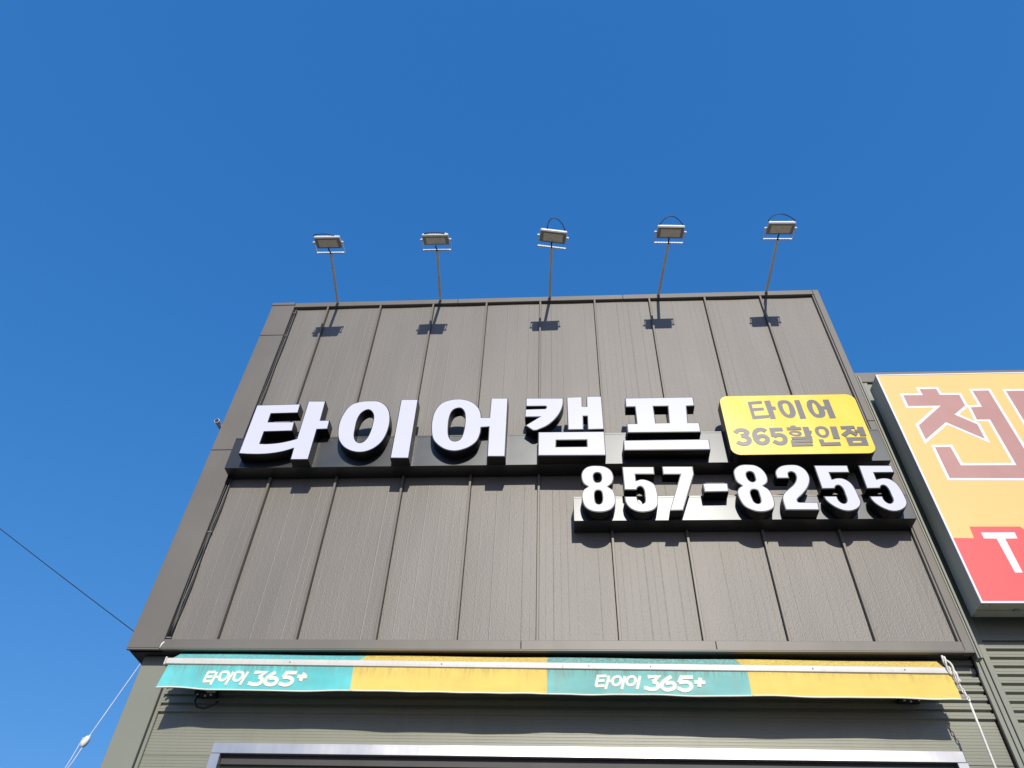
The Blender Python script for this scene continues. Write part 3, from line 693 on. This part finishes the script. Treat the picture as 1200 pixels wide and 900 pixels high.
spec = [(-3.85, -3.722, -1.11, 1, 10, 0, (-.235, .13, .03, .10), 'leftmost floodlight, flat cable along its top edge'),
        (-1.885, -1.80, -1.10, 1, 19, 0, (-.19, .17, .015, .0), 'second floodlight from the left, its face seen nearly edge on'),
        (.171, .230, -1.09, 8, 7, 3, (-.12, .19, .20, .10), 'middle floodlight with a tall looping black cable'),
        (2.171, 2.268, -1.105, 3, 8, 0, (-.20, .20, .15, .0), 'second floodlight from the right, cable arched over its full width'),
        (4.133, 4.13, -1.115, 2, 10, 0, (-.23, .22, .12, .06), 'rightmost floodlight with a cable loop at its left corner')]
for s in spec: floodlight(*s)

# ------------------------------------------------------------------ lightbox sign of the neighbour
nbs = thing('lightbox_sign', 'big orange and red lightbox sign at the right edge with brown letters', 'sign')
SX0, SX1, SZ0, SZ1 = 5.20, 9.6, 6.326, 10.207
nbs.location = (0, .09, 0)
MB().box(SX0 - .004, SX1, -.385, -.07, SZ0 - .006, SZ1 + .01, .006).build('casing', 'nbcase', nbs)
MB().box(SX0 - .006, SX1, -.24, -.235, SZ0 - .0085, SZ0 - .0055).build('casing_seam', 'rubber', nbs)
fr = MB().box(SX0 - .006, SX0 + .018, -.4045, -.3855, SZ0 - .008, SZ1 + .012).box(SX0 + .018, SX1, -.4045, -.3855, SZ0 - .008, SZ0 + .016).box(SX0 + .018, SX1, -.4045, -.3855, SZ1 - .008, SZ1 + .012)
fr.build('frame', 'nbwhite', nbs)
MB().box(SX0 + .0185, SX1 - .002, -.400, -.386, SZ0 + .0165, SZ1 - .0085).build('face', 'nbface', nbs)
def ring1(pts):
    p = [Vector((a, b)) for a, b, _ in pts]
    if area(p) < 0: p.reverse()
    return p
red = ring1(RED)
rp_ = [Vector((SX0 + .019, RED[0][1])), Vector((RED[1][0], RED[1][1])), Vector((RED[2][0], RED[2][1])), Vector((RED[3][0], RED[3][1])), Vector((RED[3][0] + .12, RED[1][1])),
       Vector((SX1 - .003, RED[1][1])), Vector((SX1 - .003, SZ0 + .017)), Vector((SX0 + .019, SZ0 + .017))]
rp_.reverse()
plate(MB(), [rp_], -.4015, -.4002).build('red_print', 'nbred', nbs)
plate(MB(), [ring1(TEE)], -.4030, -.4017).build('letter', 'nbwhite', nbs, label='white letter T')
wm = MB(); bm_ = MB()
for k, src in enumerate((NB1, NB2, NB3)):
    r = ring1(src)
    plate(wm, [offset(r, -.042)], -.4016 - .0003 * k, -.4002)
    plate(bm_, [r], -.4036 - .0002 * k, -.4026)
wm.build('letter_outline', 'nbwhite', nbs)
bm_.build('letter', 'nbbrown', nbs, label='brown Korean syllable with white outline')
for x in (5.62, 7.2, 8.6):
    m = MB().tube([(x, -.24, SZ0 - .012), (x + .06, -.24, SZ0 - .02)], .02, 6).box(x - .015, x + .075, -.25, -.23, SZ0 - .016, SZ0 - .009)
    m.build('latch', 'lampgrey', nbs)
for x, y in ((5.22, -.37), (5.22, -.10), (5.31, -.36)):
    MB().tube([(x, y, SZ0 - .010), (x, y, SZ0 - .006)], .008, 6).build('screw', 'rubber', nbs)
for z in (6.6, 7.6, 8.6, 9.7): MB().box(SX0 + .08, SX1 - .2, -.069, NY - .10, z, z + .04).build('mount_rail', 'rubber', nbs)

# ------------------------------------------------------------------ small things on and around the front
cc = thing('security_camera', 'small white camera on the left edge of the bronze front', 'camera', (-5.105, .2, 9.80))
MB().box(-.02, .0, -.04, .04, -.04, .04, .004).build('mount_plate', 'white_metal', cc)
MB().tube([(-.02, 0, 0), (-.09, 0, .0), (-.12, -.01, .035)], .014, 8).build('arm', 'white_metal', cc, True)
hs = MB().tube([(-.15, .07, .05), (-.15, -.13, .03)], .042, 12).build('housing', 'white_metal', cc)
MB().tube([(-.15, -.131, .03), (-.15, -.136, .0295)], .034, 12).build('lens', 'rubber', hs)

cr = thing('cable_run', 'thin cables clipped down the left flashing of the bronze front', 'cable', (-4.64, .03, 5.99))
zt = 12.66 - 5.99
for k, (dx, r, mt) in enumerate([(-.004, .012, 'cable'), (.024, .006, 'trim'), (.044, .009, 'cable')]):
    pts = []
    for j in range(27):
        t = j / 26
        w = (.004 + .016 * (1 - t)) * math.sin(j * 1.3 + k * 2)
        pts.append((dx + w * .5, -.004 * k, zt * t))
    MB().tube(pts, r, 6).build('cable', mt, cr, True)
for z in (.03, 1.62, 3.3, 5.9, 6.55):
    MB().box(-.014, .052, -.016, .012, z, z + .018).build('clip', 'trim', cr)
MB().tube([(0, -.015, .0), (-.02, -.04, -.06), (-.03, -.035, -.115)], .01, 6).build('cable_tail', 'galv', cr, True)

def sag(a, b, s, n=24):
    a, b = Vector(a), Vector(b)
    return [a.lerp(b, i / n) - Vector((0, 0, s * 4 * (i / n) * (1 - i / n))) for i in range(n + 1)]
wr = MB().tube(sag((-17.5, .6, 13.9), (-5.09, .6, 6.19), .10), .0065, 6)
o = wr.build('overhead_wire', 'cable', None, True)
o['label'] = 'thin black wire crossing the sky to the left corner of the shop'; o['category'] = 'wire'
gw = thing('guy_wire', 'pale stay wire with an insulator bead below the left corner of the shop', 'wire', (-5.12, .6, 5.9))
d = Vector((-5.497 + 5.21, 0, 4.982 - 5.94)); P0 = Vector((-5.21, .6, 5.94)) - Vector((-5.12, .6, 5.9))
MB().tube([P0 - d * .15, P0 + d * .96], .005, 6).build('upper_wire', 'galv', gw)
ins = MB(); pts = [(0, .010), (.012, .025), (.035, .036), (.06, .039), (.085, .039), (.11, .034), (.13, .023), (.142, .010)]
dn = d.normalized(); a_ = Vector((0, 1, 0)); b_ = dn.cross(a_)
for (t, r) in pts:
    for j in range(12):
        w = 2 * math.pi * j / 12
        ins.v.append(tuple(P0 + d * .93 + dn * t + a_ * r * math.cos(w) + b_ * r * math.sin(w)))
for i in range(len(pts) - 1):
    for j in range(12): ins.f.append((i * 12 + j, i * 12 + (j + 1) % 12, (i + 1) * 12 + (j + 1) % 12, (i + 1) * 12 + j))
ins.f.append(tuple(range(12))[::-1]); ins.f.append(tuple(range((len(pts) - 1) * 12, len(pts) * 12)))
fix_normals(ins.build('insulator', 'galv', gw, True))
E0 = P0 + d * 1.0
MB().tube([E0 + Vector((.03, 0, .08)), E0 + d * .25 + Vector((.02, 0, 0)), E0 + d * .5, P0 + d * 6.16], .0048, 6).build('lower_wire', 'galv', gw)
MB().tube([E0 + Vector((-.045, 0, .05)), E0 + d * .22 + Vector((-.025, 0, 0)), E0 + d * .5 + Vector((-.004, 0, 0))], .0042, 6).build('wire_loop', 'galv', gw)
